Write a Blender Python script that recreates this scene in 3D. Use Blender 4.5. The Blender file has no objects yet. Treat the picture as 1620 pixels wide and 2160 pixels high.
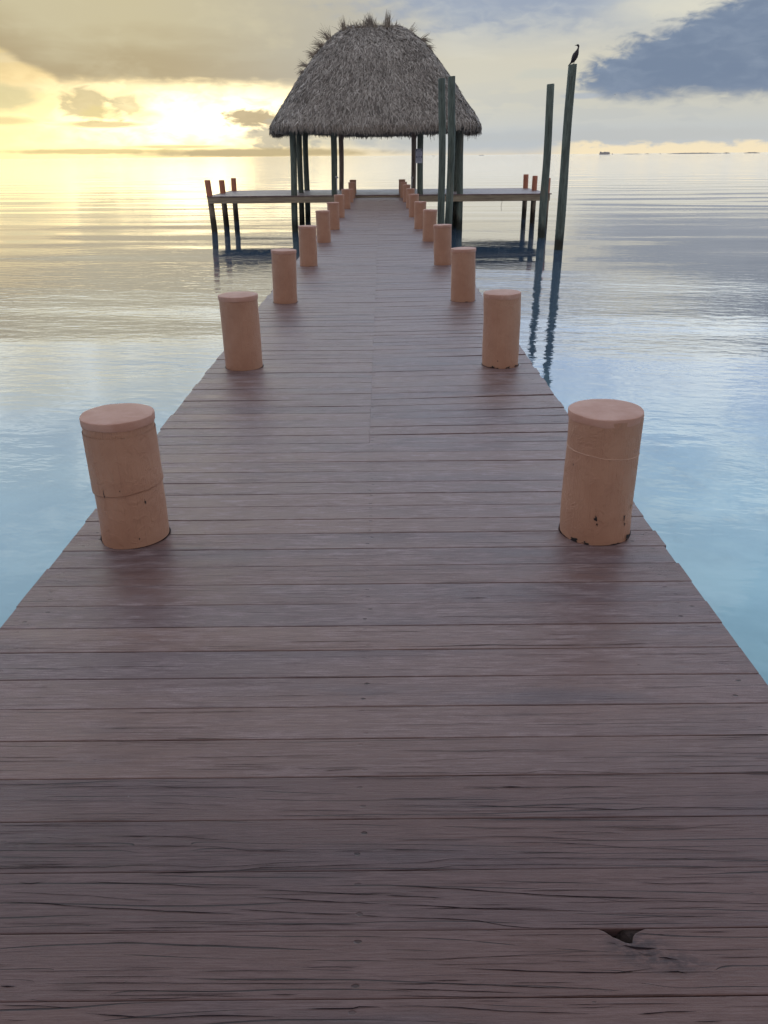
import bpy, bmesh, math, random
from mathutils import Vector, Matrix, noise as mnoise
R = math.radians
scene = bpy.context.scene
C = scene.collection
random.seed(7)

# ------------------------------------------------------------------ helpers
def lin(r, g, b):
    f = lambda c: (c/255/12.92) if c/255 <= .04045 else ((c/255+.055)/1.055)**2.4
    return (f(r), f(g), f(b))

def props(o, label=None, cat=None, group=None, kind=None):
    if label: o['label'] = label
    if cat: o['category'] = cat
    if group: o['group'] = group
    if kind: o['kind'] = kind
    return o

def empty(name, loc=(0, 0, 0), rot=(0, 0, 0)):
    o = bpy.data.objects.new(name, None)
    o.empty_display_size = .2
    C.objects.link(o); o.location = loc; o.rotation_euler = rot
    return o

def mesh_obj(name, verts, faces, mat, parent=None, smooth=True, loc=None):
    me = bpy.data.meshes.new(name)
    me.from_pydata(verts, [], faces)
    me.update()
    if smooth:
        me.polygons.foreach_set('use_smooth', [True]*len(me.polygons))
    if mat: me.materials.append(mat)
    o = bpy.data.objects.new(name, me)
    C.objects.link(o)
    if parent: o.parent = parent
    if loc: o.location = loc
    return o

def box_geo(x0, x1, y0, y1, z0, z1, V, F):
    n = len(V)
    V += [(x0,y0,z0),(x1,y0,z0),(x1,y1,z0),(x0,y1,z0),(x0,y0,z1),(x1,y0,z1),(x1,y1,z1),(x0,y1,z1)]
    F += [(n,n+3,n+2,n+1),(n+4,n+5,n+6,n+7),(n,n+1,n+5,n+4),(n+1,n+2,n+6,n+5),(n+2,n+3,n+7,n+6),(n+3,n,n+4,n+7)]

def bevel_box(name, x0, x1, y0, y1, z0, z1, mat, parent=None, bev=.006):
    bm = bmesh.new(); V=[];F=[]
    box_geo(x0,x1,y0,y1,z0,z1,V,F)
    vs=[bm.verts.new(v) for v in V]
    for f in F: bm.faces.new([vs[i] for i in f])
    bmesh.ops.recalc_face_normals(bm, faces=bm.faces)
    bmesh.ops.bevel(bm, geom=list(bm.edges), offset=bev, segments=1, affect='EDGES', clamp_overlap=True)
    me=bpy.data.meshes.new(name); bm.to_mesh(me); bm.free()
    me.materials.append(mat)
    o=bpy.data.objects.new(name,me); C.objects.link(o)
    if parent: o.parent=parent
    return o

def rings_geo(rings, V, F, close_top=True, close_bot=True):
    """rings: list of lists of points (equal length)"""
    n0=len(V); k=len(rings[0])
    for r in rings: V += [tuple(p) for p in r]
    for i in range(len(rings)-1):
        for j in range(k):
            a=n0+i*k+j; b=n0+i*k+(j+1)%k
            F.append((a,b,b+k,a+k))
    if close_bot: F.append(tuple(n0+j for j in reversed(range(k))))
    if close_top: F.append(tuple(n0+(len(rings)-1)*k+j for j in range(k)))

def lathe(profile, seg=40, lump=0.0, lscale=6.0, seed=0, ox=0, oy=0):
    """profile list of (r,z) -> rings"""
    rings=[]
    for (r,z) in profile:
        ring=[]
        for j in range(seg):
            a=2*math.pi*j/seg
            d=0
            if lump:
                d=lump*mnoise.noise(Vector((math.cos(a)*r*lscale+seed*3.1, math.sin(a)*r*lscale, z*lscale*.6+seed)))
            ring.append((ox+math.cos(a)*(r+d), oy+math.sin(a)*(r+d), z))
        rings.append(ring)
    return rings

# ------------------------------------------------------------------ node expressions
class NT:
    def __init__(s, tree): s.t=tree; s.n=tree.nodes; s.l=tree.links
    def node(s, typ, **kw):
        n=s.n.new(typ)
        for k,v in kw.items(): setattr(n,k,v)
        return n
    def set(s, inp, v):
        if isinstance(v, X): s.l.new(v.s, inp)
        elif isinstance(v, bpy.types.NodeSocket): s.l.new(v, inp)
        elif v is not None:
            if isinstance(v,(tuple,list)) and len(v)==3 and inp.type=='RGBA': v=(*v,1)
            inp.default_value=v
    def m(s, op, a, b=None, c=None, clamp=False):
        n=s.node('ShaderNodeMath', operation=op, use_clamp=clamp)
        s.set(n.inputs[0],a)
        if b is not None: s.set(n.inputs[1],b)
        if c is not None: s.set(n.inputs[2],c)
        return X(s,n.outputs[0])
    def ss(s, x, a, b, o0=0.0, o1=1.0, kind='SMOOTHSTEP'):
        n=s.node('ShaderNodeMapRange', interpolation_type=kind)
        n.clamp=True
        s.set(n.inputs['Value'],x)
        if isinstance(a,(int,float)) and isinstance(b,(int,float)) and a>b:
            a,b,o0,o1=b,a,o1,o0
        for k,v in (('From Min',a),('From Max',b),('To Min',o0),('To Max',o1)): s.set(n.inputs[k],v)
        return X(s,n.outputs['Result'])
    def vec(s,x,y,z=0.0):
        n=s.node('ShaderNodeCombineXYZ')
        for i,v in enumerate((x,y,z)): s.set(n.inputs[i],v)
        return n.outputs[0]
    def sep(s,v):
        n=s.node('ShaderNodeSeparateXYZ'); s.set(n.inputs[0],v)
        return [X(s,o) for o in n.outputs]
    def noise(s, v, scale=1.0, detail=4.0, rough=.5, dist=0.0, lac=2.0):
        n=s.node('ShaderNodeTexNoise')
        s.set(n.inputs['Vector'],v)
        n.inputs['Scale'].default_value=scale; n.inputs['Detail'].default_value=detail
        n.inputs['Roughness'].default_value=rough; n.inputs['Distortion'].default_value=dist
        n.inputs['Lacunarity'].default_value=lac
        return X(s,n.outputs['Fac'])
    def voro(s, v, scale=1.0, feature='F1', rand=1.0, out='Distance'):
        n=s.node('ShaderNodeTexVoronoi', feature=feature)
        s.set(n.inputs['Vector'],v); n.inputs['Scale'].default_value=scale; n.inputs['Randomness'].default_value=rand
        return X(s,n.outputs[out])
    def mix(s, f, a, b, mode='MIX'):
        n=s.node('ShaderNodeMix', data_type='RGBA', blend_type=mode)
        n.clamp_factor=True
        s.set(n.inputs[0],f); s.set(n.inputs[6],a); s.set(n.inputs[7],b)
        return n.outputs[2]
    def ramp(s, f, stops, interp='LINEAR'):
        n=s.node('ShaderNodeValToRGB'); cr=n.color_ramp; cr.interpolation=interp
        while len(cr.elements)<len(stops): cr.elements.new(.5)
        for e,(p,c) in zip(cr.elements,stops): e.position=p; e.color=(*c,1)
        s.set(n.inputs[0],f)
        return n.outputs[0]
    def bump(s, h, strength=1.0, dist=.01, normal=None):
        n=s.node('ShaderNodeBump'); s.set(n.inputs['Height'],h)
        n.inputs['Strength'].default_value=strength; n.inputs['Distance'].default_value=dist
        if normal is not None: s.set(n.inputs['Normal'],normal)
        return n.outputs[0]
class X:
    def __init__(s,nt,sock): s.nt=nt; s.s=sock
    def __add__(s,o): return s.nt.m('ADD',s,o)
    __radd__=__add__
    def __sub__(s,o): return s.nt.m('SUBTRACT',s,o)
    def __rsub__(s,o): return s.nt.m('SUBTRACT',o,s)
    def __mul__(s,o): return s.nt.m('MULTIPLY',s,o)
    __rmul__=__mul__
    def __truediv__(s,o): return s.nt.m('DIVIDE',s,o)
    def __neg__(s): return s.nt.m('MULTIPLY',s,-1.0)

def new_mat(name):
    m=bpy.data.materials.new(name); m.use_nodes=True
    t=NT(m.node_tree); t.n.clear()
    out=t.node('ShaderNodeOutputMaterial')
    return m,t,out
def principled(t,out,color,rough=.6,normal=None,spec=.5,**kw):
    p=t.node('ShaderNodeBsdfPrincipled')
    t.set(p.inputs['Base Color'],color); t.set(p.inputs['Roughness'],rough)
    t.set(p.inputs['Specular IOR Level'],spec)
    if normal is not None: t.set(p.inputs['Normal'],normal)
    for k,v in kw.items(): t.set(p.inputs[k],v)
    t.l.new(p.outputs[0],out.inputs['Surface'])
    return p
def obj_rand(t):
    return X(t,t.node('ShaderNodeObjectInfo').outputs['Random'])

# ------------------------------------------------------------------ world / sky
SUN_AZ, SUN_EL = -12.5, 5.0     # degrees: left of the pier axis, low behind cloud
world=bpy.data.worlds.new('World'); scene.world=world; world.use_nodes=True
def build_world():
    t=NT(world.node_tree); t.n.clear()
    out=t.node('ShaderNodeOutputWorld'); bg=t.node('ShaderNodeBackground')
    t.l.new(bg.outputs[0],out.inputs[0])
    tc=t.node('ShaderNodeTexCoord')
    x,y,z=t.sep(tc.outputs['Generated'])
    u=t.m('ARCTAN2',x,y)*57.29578
    v=t.m('ARCSINE',z)*57.29578
    ne=lambda a,b,cu,cv: t.m('EXPONENT',-( t.m('POWER',t.m('ABSOLUTE',(u-cu)/a),2.0)+t.m('POWER',t.m('ABSOLUTE',(v-cv)/b),2.0)))
    # cloud noise in direction space, flattened vertically like clouds seen low over the sea
    vw=t.m('POWER',t.m('MAXIMUM',v,0.0)+.3,.8)
    P=t.vec(u*.45, vw*1.5, 0.0)
    nA=t.noise(P,.33,4,.58,.3)-.5
    nB=t.noise(t.vec(u*.9+31.0, v*2.2, 4.0),.8,5,.52,.4)-.5
    nS=t.noise(t.vec(u*.25+7.0, vw*2.6, 9.0),.6,3,.55)-.5       # long streaks
    L=lambda *c: lin(*c)
    # high sky: physical clear sky underneath
    sky=t.node('ShaderNodeTexSky'); sky.sky_type='NISHITA'; sky.sun_disc=False
    sky.sun_elevation=R(SUN_EL); sky.sun_rotation=R(SUN_AZ); sky.air_density=1.2; sky.dust_density=1.5
    skyc=t.mix(1.0,sky.outputs[0],(.10,.10,.10),'MULTIPLY')
    f=t.m('SQRT',t.m('MULTIPLY',t.m('MAXIMUM',v,0.0),1/90.0))   # sqrt spreads the low part
    q=lambda d: math.sqrt(d/90)
    cool=t.ramp(f,[(0,L(218,208,190)),(q(.5),L(196,199,200)),(q(1.6),L(197,200,198)),(q(3.2),L(207,205,192)),(q(5.5),L(210,206,190)),
        (q(8),L(186,192,196)),(q(10.5),L(186,198,212)),(q(14),L(178,198,224)),(q(19),L(178,199,226)),(q(28),L(188,205,226)),(q(45),L(186,191,202)),(1,L(178,182,194))])
    warm=t.ramp(f,[(0,L(244,216,152)),(q(2),L(248,222,156)),(q(4.5),L(226,200,146)),(q(8),L(212,195,150)),(q(11),L(236,218,172)),(q(16),L(196,204,204)),(q(24),L(186,202,218)),(q(45),L(186,190,200)),(1,L(178,182,194))])
    wf=t.ss(t.m('ABSOLUTE',u+20.0),8.0,26.0,1.0,0.0)
    col=t.mix(wf,cool,warm)
    # blend some of the clear sky in overhead
    col=t.mix(t.ss(v,25.0,80.0,0.0,.12),col,skyc)
    # unseen sky behind the camera, raised to light the surfaces facing the camera
    back=t.ss(t.m('ABSOLUTE',u),55.0,125.0)*t.ss(v,80.0,35.0)
    col=t.mix(back*.95,col,t.ramp(f,[(0,L(176,162,158)),(q(8),L(182,168,165)),(q(25),L(184,178,180)),(1,L(186,188,197))]))
    # high broken cloud, bright cream on blue (mostly seen mirrored in the water)
    hi=t.ss(nA+nS*.8,-.10,.20)*t.ss(v,9.0,12.0)*t.ss(v,30.0,18.0)
    col=t.mix(hi*.75*t.ss(t.m('ABSOLUTE',u),110.0,40.0),col,L(224,228,226))
    mid=t.ss(nS,-.04,.13)*t.ss(v,4.0,6.0)*t.ss(v,14.0,11.0)
    col=t.mix(mid*.3,col,L(222,218,202))
    # soft grey layering low down
    lo=t.ss(nS*1.3+nB*.4,.0,.14)*t.ss(v,.2,1.0)*t.ss(v,5.0,3.0)*t.ss(u,-6.0,-2.0)
    col=t.mix(lo*.35,col,L(188,192,192))
    # glow round the hidden sun
    g1=ne(8.5,2.3,-12.8,2.4); g2=ne(15.0,3.2,-17.5,.8); g3=ne(5.5,1.2,-10.5,2.3)
    tex=t.ss(nB+nA*.6,-.22,.18,1.15,.35)
    g1=g1*tex; g3=g3*t.ss(nB,-.2,.25,1.1,.6)
    add=t.mix(g1,(0,0,0),(1.0,.86,.52))
    add=t.mix(1.0,add,t.mix(g2,(0,0,0),(.52,.41,.20)),'ADD')
    add=t.mix(1.0,add,t.mix(g3,(0,0,0),(1.1,.98,.70)),'ADD')
    nadd=t.node('ShaderNodeMix',data_type='RGBA',blend_type='ADD'); nadd.clamp_factor=False; nadd.clamp_result=False
    nadd.inputs[0].default_value=1.0; t.set(nadd.inputs[6],col); t.set(nadd.inputs[7],add); col=nadd.outputs[2]
    # broad tan cloud deck over the glow, lower edge rising to the far left
    edge=4.15+t.m('MAXIMUM',-20.0-u,0.0)*.5-t.m('MAXIMUM',u+10.0,0.0)*.03
    band=t.ss(v+nS*1.1+nB*.5-edge,-.12,.5)*t.ss(v,12.0,9.0)*t.ss(u,6.0,-5.0)*t.ss(u,-60.0,-35.0)
    bc=t.mix(t.ss(v-edge+nS*3.5+nA*2.0,.2,3.6),L(184,168,134),L(205,194,160))
    bc=t.mix(t.ss(u,-16.0,1.0),bc,L(186,182,170))
    bc=t.mix(t.ss(nA+nB*.3,.0,.2)*.25,bc,L(222,212,178))
    col=t.mix(band*.96,col,bc)
    # thin silver lining just under the deck
    lining=ne(9.0,.35,-12.0,3.95)
    col=t.mix(lining*.35,col,(1.25,1.15,.85))
    def blob(cu,cv,ru,rv,c,k=1.0,amp=1.1,soft=.35):
        d=t.m('SQRT',t.m('POWER',t.m('ABSOLUTE',(u-cu)/ru),2.0)+t.m('POWER',t.m('ABSOLUTE',(v-cv)/rv),2.0))+nB*amp*1.6+nA*amp*.4
        return t.mix(t.ss(d,1.0+soft,1.0-soft)*k,col,L(*c))
    # small puffs and streaks in the bright gap
    col=blob(-18.6,3.15,1.5,.75,(212,196,152),.85,1.7,.32)
    col=blob(-17.6,2.6,1.2,.4,(236,216,150),.6,1.2,.4)
    col=blob(-16.3,3.0,1.3,.6,(216,200,156),.75,1.7,.35)
    col=blob(-15.3,2.4,1.3,.4,(240,222,160),.5,1.2,.4)
    col=blob(-17.6,1.92,2.4,.17,(208,188,140),.8,1.2,.45)
    col=blob(-23.6,2.1,1.7,.22,(218,200,148),.65,1.1,.6)
    col=blob(-23.4,3.4,1.9,.75,(214,204,158),.75,1.0,.45)
    col=blob(-8.2,2.2,1.9,.55,(188,170,136),.95,1.8,.35)
    col=blob(-6.6,1.25,2.3,.85,(194,186,166),.9,1.5,.35)
    col=blob(-3.2,1.1,3.0,.55,(190,188,174),.6,1.0,.5)
    col=blob(-8.5,.22,7.5,.27,(196,178,138),.95,.6,.4)
    col=blob(-18.5,.38,5.5,.15,(216,196,140),.8,.8,.4)
    col=blob(-13.5,.62,3.0,.10,(214,196,146),.7,.8,.4)
    # cool right-hand side
    col=blob(7.5,.85,8.0,.6,(186,192,196),.75,.7,.6)
    col=blob(2.5,1.0,3.5,.5,(188,190,186),.5,.9,.6)
    col=blob(17.0,1.05,9.0,.38,(192,194,192),.7,.6,.5)
    hz=t.ss(v+nB*1.3+nA*.6,.75,.35)*t.ss(u,10.0,13.5)*t.ss(u,40.0,28.0)
    col=t.mix(hz*.85,col,(.98,.82,.54))
    # blue-grey cloud across the top centre
    col=blob(9.0,9.9,10.0,2.4,(152,164,184),.85,.9,.55)
    col=blob(18.8,8.3,4.0,1.1,(228,224,204),.7,.9,.6)
    col=blob(20.5,11.2,8.0,1.7,(232,230,216),.75,.9,.6)
    # the big slate cloud at upper right
    w=nA*1.0+nB*1.5
    up=t.ss(v-(5.0+t.m('MULTIPLY',u-12.6,.37))+w*1.6,.48,-.48)
    dn=t.ss(v-3.2+t.m('MAXIMUM',15.5-u,0.0)*-.25+w*.8,-.55,.5)
    lf=t.ss(u-13.0+w*3.2,-.7,.9)*t.ss(u,46.0,36.0)
    big=up*dn*lf
    bcol=t.mix(t.ss(nB*.6+nA,-.1,.35),L(115,132,157),L(136,151,172))
    bcol=t.mix(t.ss(v,4.6,3.0)*.5,bcol,L(124,139,163))
    col=t.mix(big*.96,col,bcol)
    col=blob(13.2,3.35,1.2,.16,(170,180,194),.7,.8,.5)
    col=blob(10.6,4.6,1.7,.3,(200,202,192),.6,1.0,.5)
    # brighter open sky above the picture, ahead of the camera
    fr=t.ss(v,8.7,11.5)*t.ss(v,46.0,26.0)*t.ss(t.m('ABSOLUTE',u),95.0,45.0)
    bo=t.node('ShaderNodeMix',data_type='RGBA',blend_type='MULTIPLY'); bo.clamp_factor=False
    bo.inputs[0].default_value=1.0; t.set(bo.inputs[6],col)
    t.set(bo.inputs[7],t.vec(fr*(hi*.6+.85)+1.0,fr*(hi*.6+1.0)+1.0,fr*(hi*.55+1.2)+1.0)); col=bo.outputs[2]
    # below the horizon: dim sea colour
    col=t.mix(t.ss(v,-.05,-.4),col,L(120,140,155))
    t.set(bg.inputs[0],col); bg.inputs[1].default_value=1.0
build_world()
world.cycles.sampling_method='MANUAL'; world.cycles.sample_map_resolution=1024

sl=bpy.data.lights.new('sun','SUN'); sl.energy=.38; sl.angle=R(90); sl.color=(1,.86,.62)
so=bpy.data.objects.new('sun',sl); C.objects.link(so)
d=Vector((math.sin(R(SUN_AZ))*math.cos(R(SUN_EL)), math.cos(R(SUN_AZ))*math.cos(R(SUN_EL)), math.sin(R(SUN_EL))))
so.rotation_euler=d.to_track_quat('Z','Y').to_euler(); so.location=(0,0,30)

# ------------------------------------------------------------------ camera
cam=bpy.data.cameras.new('camera'); co=bpy.data.objects.new('camera',cam); C.objects.link(co); scene.camera=co
cam.sensor_fit='VERTICAL'; cam.sensor_height=36; cam.sensor_width=27; cam.lens=1622/2160*36
cam.clip_start=.05; cam.clip_end=20000
co.matrix_world=Matrix.Translation((0,0,1.45)) @ Matrix.Rotation(R(90-24.88),4,'X') @ Matrix.Rotation(R(-.51),4,'Z')

# ------------------------------------------------------------------ materials
def mat_deck(name, tint=1.0, fine=True):
    m,t,out=new_mat(name)
    uv=t.node('ShaderNodeUVMap'); uv.uv_map='plank'
    px,pv,_=t.sep(uv.outputs[0])                       # metres along, metres across board
    at=t.node('ShaderNodeAttribute'); at.attribute_name='board'
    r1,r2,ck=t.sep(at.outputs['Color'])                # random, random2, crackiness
    off=r1*137.0; off2=r2*53.0
    x=px+off; y=pv
    gy=t.node('ShaderNodeNewGeometry'); wx,wy,_=t.sep(gy.outputs['Position'])
    # grain field: nearly parallel to the plank, lifted round a few knots
    def kn(cx,cy,a,b,k):
        return t.m('EXPONENT',-(t.m('POWER',t.m('ABSOLUTE',(wx-cx)/a),2.0)+t.m('POWER',t.m('ABSOLUTE',(wy-cy)/b),2.0)))*k
    knot=kn(.565,.985,.050,.022,1.0)+kn(-.60,.965,.055,.022,.9)+kn(.36,1.452,.06,.02,.6)+kn(-.52,1.29,.05,.012,.8)
    kv=t.node('ShaderNodeTexVoronoi'); kv.feature='F1'; kv.inputs['Scale'].default_value=1.0
    t.set(kv.inputs['Vector'],t.vec(x*.9,y*5.0+off2,off2))
    kd=X(t,kv.outputs['Distance']); krnd,_,_=t.sep(kv.outputs['Color'])
    knot=knot+t.m('EXPONENT',-t.m('POWER',kd/.10,2.0))*t.ss(krnd,.80,.84)*t.ss(wy,1.8,2.2)
    low=t.noise(t.vec(x*.7,y*4.0+off2,off2),1.0,2,.4)
    wig=t.noise(t.vec(x*5.0,y*30.0,off),1.0,2,.5)-.5
    g=low*.30+y*1.9+wig*.010+knot*.17
    def lines(freq, w, on, ph):
        f=t.m('FRACT',g*freq+ph)
        d=t.m('ABSOLUTE',f-.5)
        wd=on*w
        return t.ss(d-wd,.012,-.004)*t.ss(on,.02,.2)
    seg1=t.noise(t.vec(x*1.5,y*34.0,off+3.0),1.0,3,.5)
    c1=lines(24.0,.060,t.ss(seg1+ck*.17,.62,.80)*t.ss(knot,.12,.02),0.0)
    grain=t.noise(t.vec(x*5.0,y*260.0,off),1.0,3,.6)
    rings=t.ss(t.m('ABSOLUTE',t.m('FRACT',g*70.0)-.5),.5,.0)
    crack=c1
    # nail and screw pits: centre joist and both ends
    def pits(x0, amp):
        jx=(r2-.5)*amp; jy=(r1-.5)*.02
        d=None
        for s in (-.036,.038):
            dx=(px-x0-jx*(1 if s>0 else -.7)); dy=(y-s-jy*(1 if s>0 else -1.3))
            wob=t.noise(t.vec(px*90.0,y*90.0,off),1.0,2,.6)*.0045
            dd=t.m('SQRT',t.m('POWER',t.m('ABSOLUTE',dx*.55),2.0)+t.m('POWER',t.m('ABSOLUTE',dy),2.0))+wob
            e=t.ss(dd,.0072,.0048)
            d=e if d is None else t.m('MAXIMUM',d,e)
        return d
    pit=t.m('MAXIMUM',pits(-.062,.022),t.m('MAXIMUM',pits(-1.22,.07),pits(1.045,.08)))
    # chipped paint flecks near the ends of the boards
    endz=t.ss(t.m('ABSOLUTE',px+.08),.85,1.2)
    fl=t.noise(t.vec(x*22.0,y*75.0,off2),1.0,4,.6)
    chip=t.ss(fl+endz*.035,.71,.76)
    # colour
    cA=lin(133,107,101); cB=lin(119,100,101); cC=lin(144,115,104)
    big=low
    med=t.noise(t.vec(x*5.5,y*20.0,off2+4.0),1.0,6,.70)
    streak=t.noise(t.vec(x*12.0,y*150.0,off+8.0),1.0,5,.75)
    grit=t.noise(t.vec(x*230.0,y*260.0,1.0),1.0,2,.6)
    stain=t.noise(t.vec(px*1.7+r1*3.0,wy*1.3,5.0),1.0,5,.62)
    col=t.mix(t.ss(big,.35,.65),cB,cA)
    col=t.mix(t.ss(r1,.0,1.0)*.5,col,cC)
    blue=t.noise(t.vec(px*1.0+r1*2.0,y*6.0+off2,2.0),1.0,4,.55)
    col=t.mix(t.ss(blue,.56,.74)*.4,col,lin(86,86,98))
    dk=t.mix(1.0,col,(.62,.58,.60),'MULTIPLY')
    col=t.mix(t.ss(streak,.60,.40)*.60,col,dk)
    # worn pale fibres, strongest in patches
    worn=t.ss(med,.43,.62)*t.ss(streak+grain*.6,.66,.90)
    col=t.mix(worn*t.ss(wy,1.2,3.6,.30,.85),col,lin(182,166,168))
    pinkp=t.ss(med,.56,.72)*t.ss(r2,.4,.9)
    col=t.mix(pinkp*.22,col,lin(150,120,114))
    col=t.mix(t.ss(ck,.25,.95)*.9,col,t.mix(1.0,col,(.52,.42,.41),'MULTIPLY'))      # planks with more cracks are darker
    col=t.mix(t.ss(grain,.62,.36)*.30,col,dk)
    col=t.mix(rings*.26,col,dk)
    col=t.mix(t.ss(grit,.62,.38)*.38,col,dk)
    col=t.mix(t.ss(stain,.50,.68)*.35,col,t.mix(1.0,col,(.66,.58,.54),'MULTIPLY'))
    col=t.mix(t.ss(knot,.35,.9)*.5,col,lin(84,62,58))
    col=t.mix(chip*.6,col,lin(58,48,50))
    cr=t.m('MAXIMUM',crack,pit*t.ss(r2,.0,.7,.12,.85))
    col=t.mix(t.m('MINIMUM',kn(.50,1.035,.060,.030,1.1)+kn(.57,1.0,.07,.018,.8)+kn(-.86,1.305,.06,.014,.8),1.0)*t.ss(t.noise(t.vec(wx*30.0,wy*60.0,3.0),1.0,4,.65),.35,.6),col,lin(58,44,46))
    col=t.mix(cr*.85,col,lin(30,20,24))
    # specks of shell grit / bird lime
    vs=t.voro(t.vec(px*9.0+off,y*9.0+off2,0.0),1.0)
    sr=t.node('ShaderNodeTexVoronoi'); sr.inputs['Scale'].default_value=1.0; t.set(sr.inputs['Vector'],t.vec(px*9.0+off,y*9.0+off2,0.0))
    srx,sry,_=t.sep(sr.outputs['Color'])
    speck=t.ss(vs,.020,.013)*t.ss(srx,.72,.75)
    col=t.mix(speck,col,lin(205,205,215))
    h=grain*.35+streak*.45+grit*.18-cr*1.6-chip*.4
    nrm=t.bump(h,1.0,.0022)
    rough=t.ss(med,.35,.65,.36,.54)
    principled(t,out,col,rough,nrm,.48)
    return m

def mat_paint():
    m,t,out=new_mat('salmon_post_paint')
    tc=t.node('ShaderNodeTexCoord'); x,y,z=t.sep(tc.outputs['Object'])
    rn=obj_rand(t)*40.0
    P=t.vec(x+rn,y,z)
    n1=t.noise(P,5.0,5,.6); n2=t.noise(P,26.0,4,.6)
    a=t.m('ARCTAN2',y,x)
    gr=t.noise(t.vec(t.m('COSINE',a)*34.0+rn,t.m('SINE',a)*34.0,z*2.2),1.0,4,.6)
    fine=t.noise(P,170.0,3,.6)
    col=t.mix(t.ss(n1,.3,.7),lin(176,133,110),lin(187,145,121))
    col=t.mix(t.ss(n2,.55,.75)*.30,col,lin(168,122,102))
    col=t.mix(t.ss(gr,.56,.72)*.35,col,lin(160,114,95))
    # tide-dark foot where paint has flaked off, and bare dark pole under the deck
    rag=t.noise(t.vec(x*22.0+rn,y*22.0,z*30.0),1.0,5,.65)
    foot=t.ss(z-(rag-.5)*.09-(rn/40.0-.5)*.02,-.004,-.016)
    chipn=t.noise(t.vec(x*13.0+rn,y*13.0,z*9.0),1.0,5,.7)
    chips=t.ss(chipn,.735,.75)*t.ss(z,.16,.10)*t.ss(z,.02,.05)
    nick=t.ss(t.noise(t.vec(x*34.0+rn,y*34.0,z*20.0),1.0,3,.6),.765,.78)
    dark=lin(50,46,50)
    col=t.mix(t.m('MAXIMUM',foot,chips*.9),col,dark)
    col=t.mix(nick*.35,col,lin(110,78,70))
    drip=t.ss(t.noise(t.vec(x*18.0+rn,y*18.0,z*14.0),1.0,5,.6,1.0),.5,.62)
    h=gr*1.6+n2*.9+fine*.22+drip*.7-t.m('MAXIMUM',chips,foot)*1.5-nick*.6
    principled(t,out,col,t.ss(n2,.3,.7,.5,.68),t.bump(h,.75,.0028),.4)
    return m
def mat_cap():
    m,t,out=new_mat('salmon_cap_canvas')
    tc=t.node('ShaderNodeTexCoord'); x,y,z=t.sep(tc.outputs['Object']); rn=obj_rand(t)*40.0
    P=t.vec(x+rn,y,z)
    n1=t.noise(P,9.0,5,.6); fine=t.noise(P,120.0,4,.65)
    st=t.noise(t.vec(x*8.0+rn,y*42.0,z*8.0),1.0,4,.6)
    col=t.mix(t.ss(n1,.35,.68),lin(186,142,124),lin(198,157,141))
    col=t.mix(t.ss(fine,.55,.75)*.3,col,lin(176,124,106))
    col=t.mix(t.ss(st,.58,.74)*.25,col,lin(220,182,168))
    h=n1*.9+fine*.35+st*.35
    principled(t,out,col,.62,t.bump(h,.5,.003),.4)
    return m
def mat_green_pole(name, base=(.102,.130,.113), alt=(.22,.19,.14), tide=True):
    m,t,out=new_mat(name)
    tc=t.node('ShaderNodeTexCoord'); g=t.node('ShaderNodeNewGeometry')
    x,y,z=t.sep(tc.outputs['Object']); _,_,wz=t.sep(g.outputs['Position']); rn=obj_rand(t)*30.0
    n1=t.noise(t.vec(x*6.0+rn,y*6.0,z*1.1),1.0,5,.6)
    gr=t.noise(t.vec(x*45.0+rn,y*45.0,z*3.0),1.0,4,.6)
    col=t.mix(t.ss(n1,.35,.65),base,tuple(c*1.6 for c in base))
    col=t.mix(t.ss(gr,.47,.66)*.7,col,tuple(c*.42 for c in base))
    col=t.mix(t.ss(t.noise(t.vec(x*3.0+rn,y*3.0,z*.6),1.0,4,.6),.56,.70)*.6,col,alt)
    h=gr*1.2+n1*.6
    if tide:
        weed=t.noise(t.vec(x*12.0+rn,y*12.0,z*9.0),1.0,5,.65)
        tz=t.ss(wz+weed*.5,-.35,-.75)
        col=t.mix(tz*.85,col,(.022,.022,.018))
        low=t.ss(wz+weed*.3,-.85,-1.02)
        col=t.mix(low*.6,col,(.045,.055,.04))
        h=h+weed*tz*3.0
    principled(t,out,col,.75,t.bump(h,.6,.006),.3)
    return m
def mat_wood(name,c1,c2,sc=(2.0,30.0,30.0),rough=.7):
    m,t,out=new_mat(name)
    tc=t.node('ShaderNodeTexCoord'); x,y,z=t.sep(tc.outputs['Object'])
    n=t.noise(t.vec(x*sc[0],y*sc[1],z*sc[2]),1.0,5,.6); b=t.noise(t.vec(x*.7,y*.7,z*2.0),1.0,4,.6)
    col=t.mix(t.ss(n,.35,.65),c1,c2); col=t.mix(t.ss(b,.5,.7)*.5,col,tuple(v*.45 for v in c1))
    principled(t,out,col,rough,t.bump(n,.5,.004),.35)
    return m
def mat_simple(name,col,rough=.6,spec=.4,metal=0.0,nscale=30.0,var=.25):
    m,t,out=new_mat(name)
    tc=t.node('ShaderNodeTexCoord')
    n=t.noise(tc.outputs['Object'],nscale,4,.6)
    c=t.mix(t.ss(n,.35,.7),tuple(v*(1-var) for v in col),col)
    principled(t,out,c,rough,t.bump(n,.3,.003),spec,Metallic=metal)
    return m
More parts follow.
